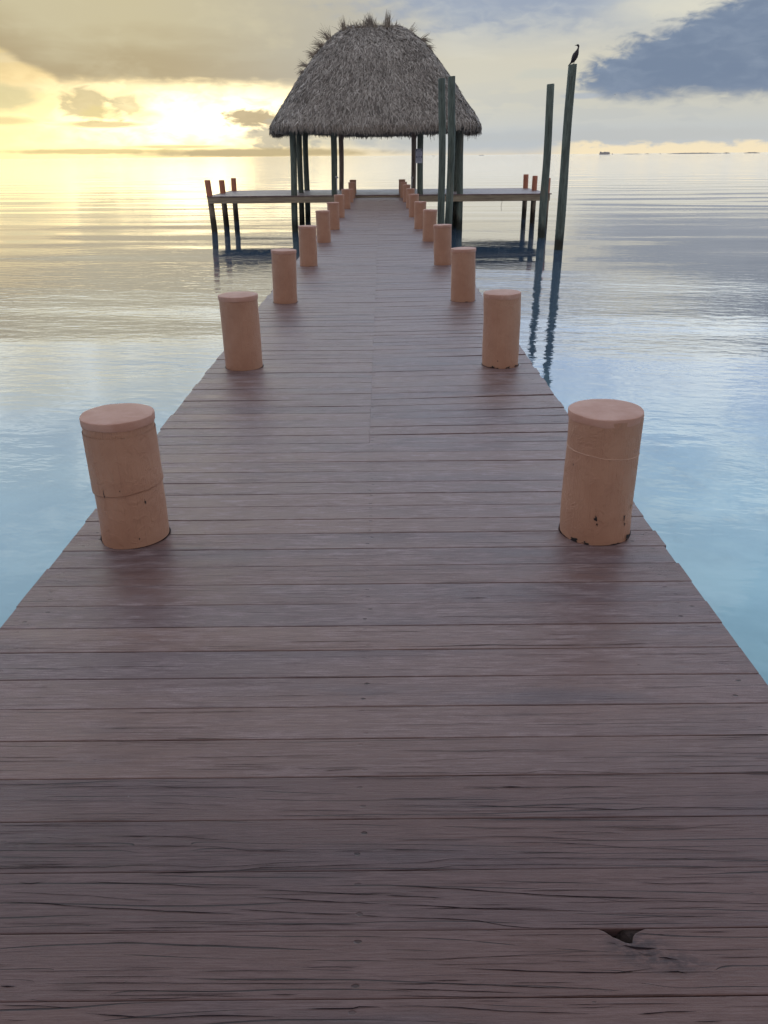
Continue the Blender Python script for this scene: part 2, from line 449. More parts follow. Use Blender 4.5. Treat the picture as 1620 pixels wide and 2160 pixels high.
def mat_thatch():
    m,t,out=new_mat('dry_palm_thatch')
    at=t.node('ShaderNodeAttribute'); at.attribute_name='leaf'
    r1,r2,r3=t.sep(at.outputs['Color'])
    tc=t.node('ShaderNodeTexCoord')
    nb=t.noise(tc.outputs['Object'],1.6,5,.6)
    col=t.ramp(r1,[(0,(.17,.156,.14)),(.3,(.355,.33,.30)),(.65,(.50,.47,.43)),(.9,(.63,.60,.555)),(1,(.76,.73,.69))])
    col=t.mix(t.ss(nb,.45,.7)*.30,col,(.17,.155,.14))
    col=t.mix(r3,col,(.52,.40,.26))
    p=principled(t,out,col,.75,None,.25)
    return m
M_deck=mat_deck('weathered_deck_boards')
M_paint=mat_paint(); M_cap=mat_cap()
M_green=mat_green_pole('green_treated_pole')
M_brown=mat_green_pole('brown_treated_pole',(.24,.20,.175),(.28,.22,.18))
M_under=mat_wood('aged_beam_wood',(.10,.075,.055),(.17,.13,.09))
M_fascia=mat_wood('weathered_fascia',(.27,.225,.165),(.40,.335,.24))
M_thatch=mat_thatch()
M_seam=mat_simple('pale_sealant',lin(205,165,142),.5)
M_split=mat_simple('dark_wood_split',lin(34,22,26),.8,.15)
M_void=mat_simple('dark_hole_wood',(.05,.034,.030),.9,.2,var=.6,nscale=70)  # colour kept near black to deepen the shade in the knot hole

# ------------------------------------------------------------------ water
def build_water():
    m,t,out=new_mat('sea_water')
    g=t.node('ShaderNodeNewGeometry'); px,py,_=t.sep(g.outputs['Position'])
    dist=t.m('SQRT',px*px+py*py)
    # ripples run across the view, crests tipped a little (lower left to upper right on the left side)
    a=t.noise(t.vec(px*.07-py*.04,py*.33+px*.035,0.0),1.0,1,.4)           # swell
    rx=px*.98-py*.17; ry=py*.98+px*.17
    b=t.noise(t.vec(rx*.55,ry*1.7,3.0),1.0,3,.5,.3)
    c=t.noise(t.vec(rx*1.9,ry*4.6,7.0),1.0,3,.55,.4)
    e=t.noise(t.vec(px*4.0,py*7.0,11.0),1.0,2,.5,.4)
    calm=t.ss(t.noise(t.vec(px*.05,py*.09,5.0),1.0,3,.5),.35,.65,.45,1.25)
    near=t.ss(dist,22.0,6.0)
    h=a*.062+(b*.0070*t.ss(dist,75.0,28.0,.35,1.0)+c*.0054*t.ss(dist,60.0,24.0)+e*.0026*near)*calm
    far=t.noise(t.vec(px*.02,py*.16,21.0),1.0,4,.6)
    h=h+far*.03*t.ss(dist,20.0,80.0)
    nrm=t.bump(h,1.0,1.0)
    # shallow turquoise body: light scattered back from pale sand, weed patches darker
    sb=t.noise(t.vec(px*.8,py*.8,1.0),1.0,5,.6); sb2=t.noise(t.vec(px*2.1,py*2.1,1.0),1.0,4,.6,.5)
    body=t.mix(t.ss(sb,.42,.62),(.25,.49,.56),(.33,.60,.66))
    body=t.mix(t.ss(sb2,.54,.72)*.40,body,(.15,.31,.36))
    body=t.mix(t.ss(px,-1.0,-3.0)*.45,body,(.17,.32,.40))      # deeper, weedier bottom on the left
    body=t.mix(t.ss(dist,4.5,12.0),body,(.065,.115,.180))     # the bottom falls away from the shore
    dif=t.node('ShaderNodeBsdfDiffuse'); t.set(dif.inputs['Color'],body)
    gl=t.node('ShaderNodeBsdfGlossy'); gl.inputs['Color'].default_value=(1,1,1,1); t.set(gl.inputs['Roughness'],t.ss(dist,10.0,200.0,.004,.06))
    t.set(gl.inputs['Normal'],nrm)
    fr=t.node('ShaderNodeFresnel'); fr.inputs['IOR'].default_value=1.62; t.set(fr.inputs['Normal'],nrm)
    mx=t.node('ShaderNodeMixShader'); t.l.new(fr.outputs[0],mx.inputs[0]); t.l.new(dif.outputs[0],mx.inputs[1]); t.l.new(gl.outputs[0],mx.inputs[2])
    t.l.new(mx.outputs[0],out.inputs['Surface'])
    S=9000; V=[]; F=[]
    xs=[-S,-600,-60,60,600,S]
    for yy in xs:
        for xx in xs: V.append((xx,yy,-1.20))
    for j in range(5):
        for i in range(5):
            k=j*6+i; F.append((k,k+1,k+7,k+6))
    o=mesh_obj('water',V,F,m,smooth=False); props(o,kind='structure',label='calm rippled turquoise sea reaching to the horizon')
build_water()

# ------------------------------------------------------------------ pier deck
def board_geo(V,F,uvs,cols,xa,xb,ya0,yb0,ya1,yb1,zt,cr,th=.036,notch=None,seg=.07,curl=None,flat=False):
    """one plank; near edge from (xa,ya0) to (xb,yb0), far edge (xa,ya1)-(xb,yb1)"""
    n=max(2,int((xb-xa)/seg)); r1=random.random(); r2=random.random()
    twist=random.uniform(-.0012,.0012); cup=random.uniform(-.0012,.0012); sd=random.uniform(0,100)
    sag=random.uniform(-.0012,.0012)
    if flat: twist*=.1; cup=-abs(cup)*.4; sag*=.2
    secs=[]
    for i in range(n+1):
        f=i/n; x=xa+(xb-xa)*f
        y0=ya0+(yb0-ya0)*f + .0013*mnoise.noise(Vector((x*2.3,sd,0)))
        y1=ya1+(yb1-ya1)*f + .0013*mnoise.noise(Vector((x*2.3,sd+9,0)))
        if notch: y1-=notch(x)
        zz=zt+twist*(f-.5)*2+sag*math.sin(f*6)+.0008*mnoise.noise(Vector((x*1.2,sd,5)))
        if curl: zz+=curl*(2*f-1)**2
        b=.0022+.0010*mnoise.noise(Vector((x*5,sd+3,0)))
        ym=(y0+y1)/2; w=y1-y0
        xo=0
        if i in (0,n):    # sawn ends are a bit ragged
            pass
        pts=[(y0+.001,zz-th),(y0,zz-b*1.2),(y0+b*.35,zz-b*.35),(y0+b*1.3,zz),(y0+w*.33,zz+cup),(y0+w*.67,zz+cup),(y1-b*1.3,zz),(y1-b*.35,zz-b*.35),(y1,zz-b*1.2),(y1-.001,zz-th)]
        secs.append([(x,)+p for p in pts])
    k=len(secs[0]); base=len(V); yc=(ya0+yb0+ya1+yb1)/4
    for s in secs: V.extend(s)
    def addf(idx):
        F.append(tuple(idx))
        for q in idx:
            p=V[q]; 
            f=(p[0]-xa)/(xb-xa)
            yc_=(ya0+(yb0-ya0)*f + ya1+(yb1-ya1)*f)/2
            uvs.append((p[0], (p[1]-yc_)+(zt-p[2])*.5*(1 if p[1]>yc_ else -1)))
            cols.append((r1,r2,cr,1))
    for i in range(n):
        for j in range(k-1):
            a=base+i*k+j; addf((a,a+k,a+k+1,a+1))
    addf([base+j for j in range(k)])
    addf([base+n*k+j for j in reversed(range(k))])

def finish_deck(name,V,F,uvs,cols,mat,parent):
    o=mesh_obj(name,V,F,mat,parent,smooth=False)
    me=o.data
    uvl=me.uv_layers.new(name='plank'); 
    flat=[c for uv in uvs for c in uv]; uvl.data.foreach_set('uv',flat)
    ca=me.color_attributes.new('board','FLOAT_COLOR','CORNER')
    ca.data.foreach_set('color',[c for q in cols for c in q])
    return o

XL,XR,XC=-1.312,1.142,-.078

# Splits in the nearest planks, surveyed from the photograph: (points in half pixels from (ox,1300), width in half mm)
SPL_L=[("355,1120 500,1125 700,1132 850,1143 950,1145",2),("0,1203 200,1213 400,1230 540,1235 700,1245 950,1253 1070,1262",2.5),("1040,1153 1200,1158 1400,1168 1620,1178",2.5),
("1050,1183 1200,1193 1400,1205 1620,1215",2.5),("980,1235 1100,1242 1250,1252 1400,1256 1505,1257",2),("1512,1262 1620,1268",3),("0,1162 200,1172 400,1182 540,1195 700,1203",1.3),
("470,928 600,928 780,932 900,942 1000,945",1.6),("170,932 300,942 420,940",1),("0,953 100,956 200,962 450,965",1.2),("620,975 800,970 900,972 1050,990 1250,993 1400,990",1.6),
("0,1057 250,1057 430,1060 560,1050 700,1050 850,1060 1000,1055 1150,1043 1500,1028",1.6),("980,1075 1100,1062 1300,1056 1500,1050 1620,1046",2),("540,1075 700,1072 860,1076",1),
("620,718 760,722 900,722 1190,720",2.4),("100,728 250,722 420,720",1),("0,782 130,775 260,778 400,780 560,778",1.3),("640,787 740,790 850,797 1000,797",1.6),("1130,817 1300,820 1520,822",2),
("600,810 740,812 900,820",1.2),("1000,842 1200,843 1620,845",1.2),("80,1123 130,1128 190,1120",4),("0,1038 200,1035 350,1033",1.2),("470,1290 700,1290 1000,1287 1200,1275 1400,1278 1540,1280",1.2),
("850,1300 1100,1303 1300,1300 1560,1303",1.6),("0,1298 200,1299 400,1297",1),("460,1318 700,1315 900,1312",1.6),("90,1565 200,1550 500,1548 900,1549 1200,1550 1620,1548",1.6),("200,1580 600,1580 1000,1585",1.1),
("1130,1597 1260,1597",2.2),("400,1600 800,1602 1100,1604",1.2),("0,1642 150,1645 330,1655",1.8),("350,1675 450,1682 600,1692 700,1694 850,1686 1000,1685 1150,1690 1200,1700",2.6),
("1290,1657 1400,1657 1490,1655 1515,1648 1620,1650",3),("0,1702 60,1704 110,1706",2),("0,130 250,138 450,140 650,143",1.6),("1090,125 1200,120",1.2),("1140,140 1250,135 1400,131 1620,130",1.6),
("680,340 800,337 1000,338 1160,337 1400,332",1.2),("0,348 250,342 400,340",1.2),("380,520 520,530 700,535 900,525",1.2),("740,515 960,517",1.8),("890,635 1150,637",1.2),("1360,653 1510,645",1.8),("0,1560 30,1562 70,1563",5)]
SPL_R=[("0,768 150,770 330,766",2.2),("240,797 370,797 450,800 560,806 700,806 900,812 1020,818 1100,808 1300,808 1620,806",2.2),("0,795 200,800 330,801",1.2),("0,822 600,822 850,825",1.3),("0,838 300,840 600,842",1.2),
("310,932 430,930 550,930 700,934 850,943 950,948",1.7),("470,955 700,955 860,963 1000,975 1200,982 1420,992 1600,990",1.7),("0,941 200,941 250,943 400,940",1.7),("0,985 200,988 370,990",1.8),("540,995 700,996 860,1000",1.6),
("0,1047 180,1038 280,1025 500,1022 700,1020 1000,1023 1400,1024",1.7),("0,1073 200,1066 300,1052 500,1050 600,1047 900,1050",1.7),("0,1135 300,1150 600,1172 800,1182 1100,1190 1300,1191",3),("0,1178 130,1183 260,1190",2.4),
("0,1215 250,1225 400,1235 700,1240 900,1246",2.5),("0,1270 300,1278 400,1285 500,1305 600,1315 900,1318",2.2),("840,1180 1000,1205 1200,1200 1500,1210",1.2),("960,1275 1200,1268 1400,1265",1.3),("690,908 850,910 1020,916",1.7),
("960,893 1100,897 1280,895 1350,885 1480,878",1.6),("1060,1125 1200,1130 1400,1125",1.6),("340,1487 450,1490 600,1498 800,1502 980,1505 1060,1497 1150,1482",3),("0,1445 200,1448 400,1440 700,1425 860,1415",1.3),
("1110,1403 1300,1410 1620,1405",1.3),("0,1550 300,1552 500,1560 700,1567 900,1570 980,1590",1.8),("0,1572 300,1580 600,1590",1.7),("0,1600 400,1608 800,1612",1.3),("0,1648 150,1645 300,1650 500,1665 750,1675 900,1680",1.8),("1070,1680 1200,1670 1320,1667",2.6),
("1300,1712 1430,1708",2.8),("0,628 250,605 480,598",1.2),("250,665 400,660 600,662 660,652 820,655 950,660 1100,668",1.6),("1150,650 1300,635 1620,630",1.2),("0,130 300,125 500,122 900,122 1100,115 1300,112 1480,113",2.6),
("700,192 980,190",1.2),("1310,45 1350,44 1370,47",4),("810,770 950,772 1050,760 1600,755",1.2),("1000,1385 1060,1400 1115,1403 1150,1402",9),("1150,1440 1190,1441 1245,1452",5),("935,1375 975,1382 985,1395",3),
("1180,1500 1240,1500 1280,1510",3.5),("1060,1412 1100,1430 1140,1432",1.5),("1212,225 1222,234 1226,240",5),("1490,1210 1620,1214",1.3),("700,1452 900,1462",1),("490,720 580,719",6)]
def px2deck(px,py):
    """where a line of sight of the surveyed photograph meets the deck"""
    x,y=px-810,1080-py; r=R(.51); th=R(24.88)
    a=(x*math.cos(r)+y*math.sin(r))/1622; b=(-x*math.sin(r)+y*math.cos(r))/1622
    dx,dy,dz=a,math.cos(th)+b*math.sin(th),-math.sin(th)+b*math.cos(th)
    k=-1.45/dz; return (k*dx,k*dy)
def ribbon(V,F,uvs,cols,pts,w,z,rnd):
    # densify, wander a little, taper both ends
    P=[]
    for (x0,y0),(x1,y1) in zip(pts,pts[1:]):
        n=max(1,int(math.hypot(x1-x0,y1-y0)/.018))
        for k in range(n):
            f=k/n; P.append((x0+(x1-x0)*f,y0+(y1-y0)*f))
    P.append(pts[-1]); n=len(P)
    if n<3: P=[pts[0],((pts[0][0]+pts[-1][0])/2,(pts[0][1]+pts[-1][1])/2),pts[-1]]; n=3
    sd=rnd.uniform(0,99); base=len(V)
    for i,(x,y) in enumerate(P):
        f=i/(n-1)
        ww=w*.5*min(1,f*6+.05,(1-f)*5+.05)*(.75+.6*mnoise.noise(Vector((x*18,sd,0)))+.25*rnd.random())
        yy=y+.0011*mnoise.noise(Vector((x*22,sd,7)))
        V.append((x,yy-ww,z)); V.append((x,yy+ww,z))
    for i in range(n-1):
        a=base+i*2; F.append((a,a+2,a+3,a+1))
        for q in range(4): uvs.append((0,0)); cols.append((0,0,0,1))
def add_cracks(V,F,uvs,cols):
    rnd=random.Random(5)
    for lst,ox in ((SPL_L,0),(SPL_R,810)):
        for s_,w in lst:
            pts=[]
            for tok in s_.split():
                a,b=tok.split(','); pts.append(px2deck(ox+float(a)/2,1300+float(b)/2))
            ribbon(V,F,uvs,cols,pts,w*.00072,.0009,rnd)
    # cut-out gap round each of the nearer posts
    for (cx,cy,r) in ((-1.052,2.92,.137),(.890,2.92,.143),(-1.052,5.78,.139),(.893,5.78,.135),(-1.058,8.62,.131),(.886,8.62,.131)):
        n=72; base=len(V); sd=rnd.uniform(0,50)
        for i in range(n):
            a=2*math.pi*i/n; k=.0005+.0065*abs(math.cos(a))**6+.003*mnoise.noise(Vector((math.cos(a)*3+sd,math.sin(a)*3,0)))
            for rr in (r-.004,r+max(.001,k)): V.append((cx+math.cos(a)*rr,cy+math.sin(a)*rr,.0024))
        for i in range(n):
            a=base+i*2; b=base+((i+1)%n)*2; F.append((a,a+1,b+1,b))
            for q in range(4): uvs.append((0,0)); cols.append((0,0,0,1))
    # smaller checks everywhere else
    for i in range(900):
        y=rnd.uniform(.5,1.5)**1 if i<220 else 1.5+rnd.random()**1.5*12
        if i>780: y=rnd.uniform(-3,.6)
        near=y<1.45
        x=rnd.uniform(XL+.03,XR-.12)
        L=rnd.uniform(.06,.34)*(1 if near else 1.3); x1=min(x+L,XR-.03)
        sl=rnd.gauss(0,.006)+(.012*mnoise.noise(Vector((x*.7,y*3,0))))
        sl=max(-.02,min(.02,sl))
        pts=[(x,y),(x+(x1-x)*.4,y+sl*.4*L+rnd.gauss(0,.0008)),(x1,y+sl*L)]
        ribbon(V,F,uvs,cols,pts,rnd.uniform(.0004,.0011) if near else rnd.uniform(.0005,.0015)*(1+max(0,y-3)*.12),.0015 if not near else .0009,rnd)
def build_pier():
    root=empty('pier',(0,0,0)); props(root,'long walkway of weathered reddish brown planks running out to the hut','pier')
    lines=[.934,1.075,1.222,1.369,1.509,1.651,1.786,1.925,2.067,2.208,2.349,2.490,2.632,2.775,2.916]
    ys=[]
    y=.934-.1407*30
    while y<.93: ys.append(y); y+=.1407
    ys+=lines[0:]
    y=lines[-1]
    while y<31.5:
        y+=.1412+random.uniform(-.003,.003); ys.append(y)
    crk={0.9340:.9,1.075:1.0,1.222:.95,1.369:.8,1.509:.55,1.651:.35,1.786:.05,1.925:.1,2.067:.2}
    V=[];F=[];uvs=[];cols=[]
    def sm(a,b,v):
        f=max(0,min(1,(v-a)/(b-a))); return f*f*(3-2*f)
    def skew(y): return .07*sm(3.9,4.7,y)+.035*sm(4.7,10,y)-.03*sm(20,30,y)
    widegap={1.651:.0045,2.916:.009,2.067:.005,1.786:.0035,1.509:.003}
    for i in range(len(ys)-1):
        a,b=ys[i],ys[i+1]
        gap=random.choice([.0012,.0015,.002,.0022,.0028,.003,.0045])
        if a<1.6: gap=.0012
        if a in widegap: gap=widegap[a]
        if a>3 and random.random()<.16: gap=random.uniform(.006,.011)
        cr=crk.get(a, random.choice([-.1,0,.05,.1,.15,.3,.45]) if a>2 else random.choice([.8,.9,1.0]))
        dz=random.uniform(-.0012,.0012)
        l=XL+random.uniform(-.005,.005); r=XR+random.uniform(-.005,.005)
        if random.random()<.12: l+=.006
        if random.random()<.12: r-=.007
        if a<3.9:
            notch=None
            if abs(a-.934)<.001:
                # broken-out knot at the far edge of this plank
                def notch(x):
                    P=[(.434,0),(.446,.006),(.457,.017),(.470,.023),(.480,.030),(.494,.033),(.503,.012),(.520,.004),(.530,0)]
                    for (xa,da),(xb,db) in zip(P,P[1:]):
                        if xa<=x<=xb: return da+(db-da)*(x-xa)/(xb-xa)
                    return 0
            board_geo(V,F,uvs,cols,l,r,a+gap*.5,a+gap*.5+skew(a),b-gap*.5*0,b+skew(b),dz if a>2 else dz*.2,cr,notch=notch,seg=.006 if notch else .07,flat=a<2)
        else:
            s0,s1=skew(a),skew(b)
            jl=random.uniform(-.002,.002)
            board_geo(V,F,uvs,cols,l,XC-.0004,a+gap+random.uniform(0,.002),a+gap*.6,b,b,dz,cr)
            gap2=random.choice([.0015,.002,.003,.004,.006])
            wedge=random.choice([0,0,0,.003,.008,.014,.020]) if a<16 else random.choice([0,0,.006])
            board_geo(V,F,uvs,cols,XC+.0004,r,a+gap2*.6,a+gap2+s0+wedge,b,b+s1,dz+random.uniform(-.001,.001),random.choice([-.1,0,.1,.3]))
    nb=len(F)
    add_cracks(V,F,uvs,cols)
    deck=finish_deck('deck',V,F,uvs,cols,M_deck,root)
    deck.data.materials.append(M_split)
    for p in range(nb,len(F)): deck.data.polygons[p].material_index=1
    for xx in (-1.24,-.66,-.07,.50,1.06):
        bevel_box('stringer',xx-.024,xx+.024,-3.2,31.5,-.26,-.042,M_under,root)
    for yy in [2.92,5.79,8.63,11.72,15.1,17.8,21.3,25.0,28.4]:
        bevel_box('crossbeam',-1.27,1.10,yy+.16,yy+.20,-.50,-.262,M_under,root)
    # splinters and dark pocket at the broken knot
    Vw=[(.484,1.0755,-.004),(.522,1.0715,-.003),(.500,1.046,-.006),(.470,1.052,-.030),(.462,1.074,-.034)]
    mesh_obj('splintered_knot',Vw,[(0,1,2),(0,2,3),(0,3,4)],M_void,root,smooth=False)
    bevel_box('hole_shade_block',.40,.62,1.00,1.12,-.20,-.10,M_void,root)  # added dark block that stands in for the shade down the hole
    return root
build_pier()

# ------------------------------------------------------------------ salmon dock posts
def make_bollard(r=.140,h=.54,seam=None,lip=.004,seed=0,big=False):
    root=empty('dock_post')
    seg=64 if big else 32
    zs=[-2.6,-1.5,-.6,-.1]+[i*h/14 for i in range(0,14)]+[h-.012]
    V=[];F=[]
    prof=[(r*(.985 if z<0 else 1.0),z) for z in zs]
    rings_geo(lathe(prof,seg,.006,7,seed),V,F)
    post=mesh_obj('post',V,F,M_paint,root); post.data.set_sharp_from_angle(angle=R(40))
    # fabric cap folded over the top, with an uneven hem
    V=[];F=[]
    rr=r+lip
    prof=[(r-.002,h-.0325),(rr-.0015,h-.032),(rr-.0005,h-.029),(rr,h-.006),(rr-.0006,h-.0022),(rr-.0022,h-.0004),(rr-.0045,h+.0002),(rr-.02,h+.0010),(r*.7,h+.003),(r*.35,h+.004),(r*.04,h+.004)]
    rings=lathe(prof,seg,.0045,9,seed+5)
    rings=[[ (x,y,z+(.006*mnoise.noise(Vector((x*14+seed,y*14,3))) if i<3 else .0015*mnoise.noise(Vector((x*20,y*20,seed))))) for (x,y,z) in rg] for i,rg in enumerate(rings)]
    rings_geo(rings,V,F)
    cap=mesh_obj('cap',V,F,M_cap,root); cap.data.set_sharp_from_angle(angle=R(32))
    if seam:
        V=[];F=[]
        z0,kind,tilt=seam
        if kind=='sag':   # upper wrap ends in a lip lower down the post
            prof=[(r+.0005,z0),(r+.0055,z0+.001),(r+.006,z0+.006),(r+.0045,z0+.05),(r+.003,h-.06)]
        else:
            prof=[(r+.0002,z0-.002),(r+.0016,z0-.0006),(r+.0016,z0+.0006),(r+.0002,z0+.002)]
        rings=lathe(prof,seg,.006,7,seed)
        rings=[[ (x,y,z+(tilt*x/r+.004*mnoise.noise(Vector((x*12,y*12,seed))) if z<z0+.03 else 0)) for (x,y,z) in rg] for rg in rings]
        rings_geo(rings,V,F,False,False)
        mesh_obj('wrap' if kind=='sag' else 'sealant_seam',V,F,M_paint if kind=='sag' else M_seam,root)
    return root
M_tar=mat_simple('bare_tarred_wood',(.030,.027,.030),.7,var=.5,nscale=60)
def chip(root,r,deg,z,w,h,sd,name='paint_chip'):
    # ragged flake-shaped hole in the paint, wrapped on the post; deg measured from the side facing the shore
    n=22; V=[]; F=[]
    V.append(None)
    for i in range(n):
        a=2*math.pi*i/n; k=.62+.75*mnoise.noise(Vector((math.cos(a)*1.7+sd,math.sin(a)*1.7,sd)))+.2*mnoise.noise(Vector((math.cos(a)*6,math.sin(a)*6,sd)))
        V.append((math.cos(a)*w*k,math.sin(a)*h*k))
    V[0]=(0,0); out=[]
    for (u,v) in V:
        a=R(deg)+u/r; out.append((math.sin(a)*(r+.0042),-math.cos(a)*(r+.0042),max(.003,z+v)))
    F=[(0,i,i%n+1) for i in range(1,n+1)]
    mesh_obj(name,out,F,M_tar,root)
def copy_tree(o,parent=None):
    c=o.copy(); C.objects.link(c)
    if parent: c.parent=parent
    for ch in list(o.children): copy_tree(ch,c)
    return c
order=['nearest','second','third','fourth','fifth','sixth','seventh','eighth','ninth','tenth','farthest']
YB=[2.92,5.78,8.62,11.7,15.05,17.75,21.3,24.95,28.4,31.35,33.0]
LB=[-1.052,-1.052,-1.058,-1.066,-1.07,-1.035,-1.075,-1.06,-1.077,-1.10,-1.11]
LT=[-1.051,-1.055,-1.047,-1.062,-1.073,-1.035,-1.08,-1.061,-1.077,-1.10,-1.11]
RB=[.890,.893,.886,.888,.886,.84,.842,.875,.868,.84,.827]
RT=[.880,.881,.874,.874,.891,.838,.838,.882,.873,.84,.827]
gen=[make_bollard(.128,.545,seed=s) for s in (21,22,23)]
gi=0
for side,B,T in (('left',LB,LT),('right',RB,RT)):
    for k,yy in enumerate(YB):
        h=.54; r=.140
        if k==0:
            o=make_bollard(.137 if side=='left' else .143,.535,seam=(.235,'sag',.012) if side=='left' else (.375,'line',-.012),lip=.005 if side=='left' else .0018,seed=1 if side=='left' else 2,big=True)
        elif k==1:
            o=make_bollard(.139 if side=='left' else .135,.535,lip=.005 if side=='left' else .002,seed=3 if side=='left' else 4,big=True)
        elif k==2:
            o=make_bollard(.131,.545,lip=.005,seed=5 if side=='left' else 6)
        else:
            if gi<3: o=gen[gi]
            else: o=copy_tree(gen[gi%3])
            gi+=1
        hz=0.0
        if k==10: hz=.04
        if side=='left' and k==8: hz=-.125
        if k==0 and side=='right':
            for c in ((-16,.125,.008,.016,1.3),(-13,.098,.006,.008,2.7),(33,.118,.006,.018,3.1),(36,.085,.004,.012,9.2),(48,.155,.005,.012,5.5),(-47,.010,.030,.014,4.1),(-28,.008,.020,.010,6.4),(52,.012,.034,.016,7.7),(20,.004,.022,.007,8.8),(-62,.33,.004,.006,10.1)): chip(o,.143,*c)
        if k==0 and side=='left':
            for c in ((-22,.245,.004,.022,2.2),(6,.262,.003,.005,3.3),(24,.045,.004,.006,5.1),(42,.20,.006,.012,6.3)): chip(o,.1395,*c)
        if k==1 and side=='right':
            for c in ((-16,.060,.004,.010,1.9),(-30,.008,.032,.012,2.5),(18,.006,.030,.011,3.7),(48,.006,.022,.009,4.9)): chip(o,.135,*c)
        if k==2 and side=='right': chip(o,.131,10,.004,.03,.008,5.2)
        o.location=(B[k],yy,hz)
        lean=math.atan((T[k]-B[k])/.54)
        o.rotation_euler=(0,lean,(k*1.3 if k>2 else 0))
        if k>2: o.rotation_euler=(0,lean,0)
        lab='%s salmon painted round post along the %s edge of the pier'%(order[k],side)
        if k==0 and side=='left': lab='nearest salmon post on the left pier edge, wrapped upper half ending in a lip'
        if k==0 and side=='right': lab='nearest salmon post on the right pier edge, pale seam ring and chipped foot'
        if k==8 and side=='left': lab='ninth salmon post on the left pier edge, cut shorter than its neighbours'
        props(o,lab,'dock post','salmon posts lining the pier')
# soot of flaked paint on the nearest right post
# ------------------------------------------------------------------ T-head platform
PZ=.085; PX0,PX1,PY0,PY1=-6.66,6.50,31.66,37.0
def build_platform():
    root=empty('dock_platform',(0,0,0)); props(root,'wide raised grey plank platform crossing the end of the pier under the hut','platform')
    V=[];F=[];uvs=[];cols=[]
    # planks run front to back in a few bays: build as boards along X like the pier
    y=PY0
    while y<PY1-.02:
        b=min(y+.142,PY1)
        for xa,xb in ((PX0,-3.4),(-3.398,-.1),(-.098,3.1),(3.102,PX1)):
            board_geo(V,F,uvs,cols,xa+random.uniform(-.004,0),xb,y+.003,y+.003,b,b,PZ+random.uniform(-.001,.001),random.choice([0,.1,.3]),seg=.5)
        y=b
    finish_deck('deck',V,F,uvs,cols,M_deck,root)
    # board fascia
    bevel_box('front_fascia',PX0+.03,-1.33,PY0+.02,PY0+.06,-.175,.046,M_fascia,root)
    bevel_box('front_fascia',1.16,PX1-.05,PY0+.02,PY0+.06,-.175,.046,M_fascia,root)
    bevel_box('step_riser',-1.328,1.158,PY0-.005,PY0+.035,-.03,.046,M_fascia,root)
    bevel_box('back_fascia',PX0+.03,PX1-.03,PY1-.06,PY1-.02,-.175,.046,M_under,root)
    for xx in (PX0+.05,PX1-.09): bevel_box('side_fascia',xx,xx+.04,PY0+.062,PY1-.062,-.175,.046,M_fascia,root)
    for i in range(9):
        yy=PY0+.4+i*.56
        bevel_box('joist',PX0+.1,PX1-.1,yy,yy+.045,-.085,.044,M_under,root)
    for xx in (-5.0,-3.3,-1.5,1.3,3.0,5.0): bevel_box('bearer',xx-.04,xx+.04,PY0+.07,PY1-.07,-.168,-.089,M_under,root)
build_platform()

def pole(name,x,y,z0,z1,r,mat,topx=None,topy=None,seg=20,seed=0,slant=0.0,parent=None,taper=.0):
    topx=x if topx is None else topx; topy=y if topy is None else topy
    rings=[]; n=24
    for i in range(n+1):
        f=i/n; z=z0+(z1-z0)*f; rr=r*(1+taper*(1-f))
        cx=x+(topx-x)*f+.45*r*mnoise.noise(Vector((seed,z*.33,0))); cy=y+(topy-y)*f
        ring=[]
        for j in range(seg):
            a=2*math.pi*j/seg
            rj=rr*(1+.09*mnoise.noise(Vector((math.cos(a)*1.5+seed,math.sin(a)*1.5,z*.6))))
            ring.append((cx+math.cos(a)*rj,cy+math.sin(a)*rj,z+(slant*math.cos(a)*r if i==n else 0)))
        rings.append(ring)
    # small chamfer at the top
    top=rings[-1]; c=[sum(p[k] for p in top)/seg for k in range(3)]
    rings.append([(c[0]+(p[0]-c[0])*.93,c[1]+(p[1]-c[1])*.93,p[2]+.012) for p in top])
    V=[];F=[]; rings_geo(rings,V,F)
    return V,F
def pole_thing(name,label,cat,group,x,y,z0,z1,r,mat,**kw):
    V,F=pole(name,0,0,z0,z1,r,mat,topx=(kw.pop('topx',x)-x),**kw)
    o=mesh_obj(name,V,F,mat,smooth=True,loc=(x,y,0)); 
    props(o,label,cat,group); return o

# platform corner pilings, their tops painted red-brown
def mat_piling():
    m,t,out=new_mat('piling_red_top')
    g=t.node('ShaderNodeNewGeometry'); tc=t.node('ShaderNodeTexCoord')
    x,y,z=t.sep(tc.outputs['Object']); _,_,wz=t.sep(g.outputs['Position']); rn=obj_rand(t)*30.0
    gr=t.noise(t.vec(x*45.0+rn,y*45.0,z*3.0),1.0,4,.6); weed=t.noise(t.vec(x*14.0+rn,y*14.0,z*10.0),1.0,5,.65)
    top=t.mix(t.ss(gr,.4,.7),lin(196,134,108),lin(168,108,88))
    low=t.mix(t.ss(gr,.4,.7),(.28,.23,.17),(.17,.14,.11))
    col=t.mix(t.ss(wz+weed*.05,.0,.03),low,top)
    tz=t.ss(wz+weed*.4,-.30,-.65); col=t.mix(tz*.85,col,(.022,.021,.017))
    principled(t,out,col,.75,t.bump(gr+weed*tz*4.0,.6,.006),.3)
    return m
M_pil=mat_piling()
for i,(x,y,zt,tx) in enumerate([(-6.47,31.95,.64,-6.62),(-6.50,34.33,.575,-6.53),(-6.50,36.8,.59,-6.49)]):
    pole_thing('platform_piling','%s of the three red topped pilings at the left end of the platform'%['nearest','middle','farthest'][i],'piling','red topped platform pilings',x,y,-2.4,zt,.112,M_pil,topx=tx,seed=i*3+1)
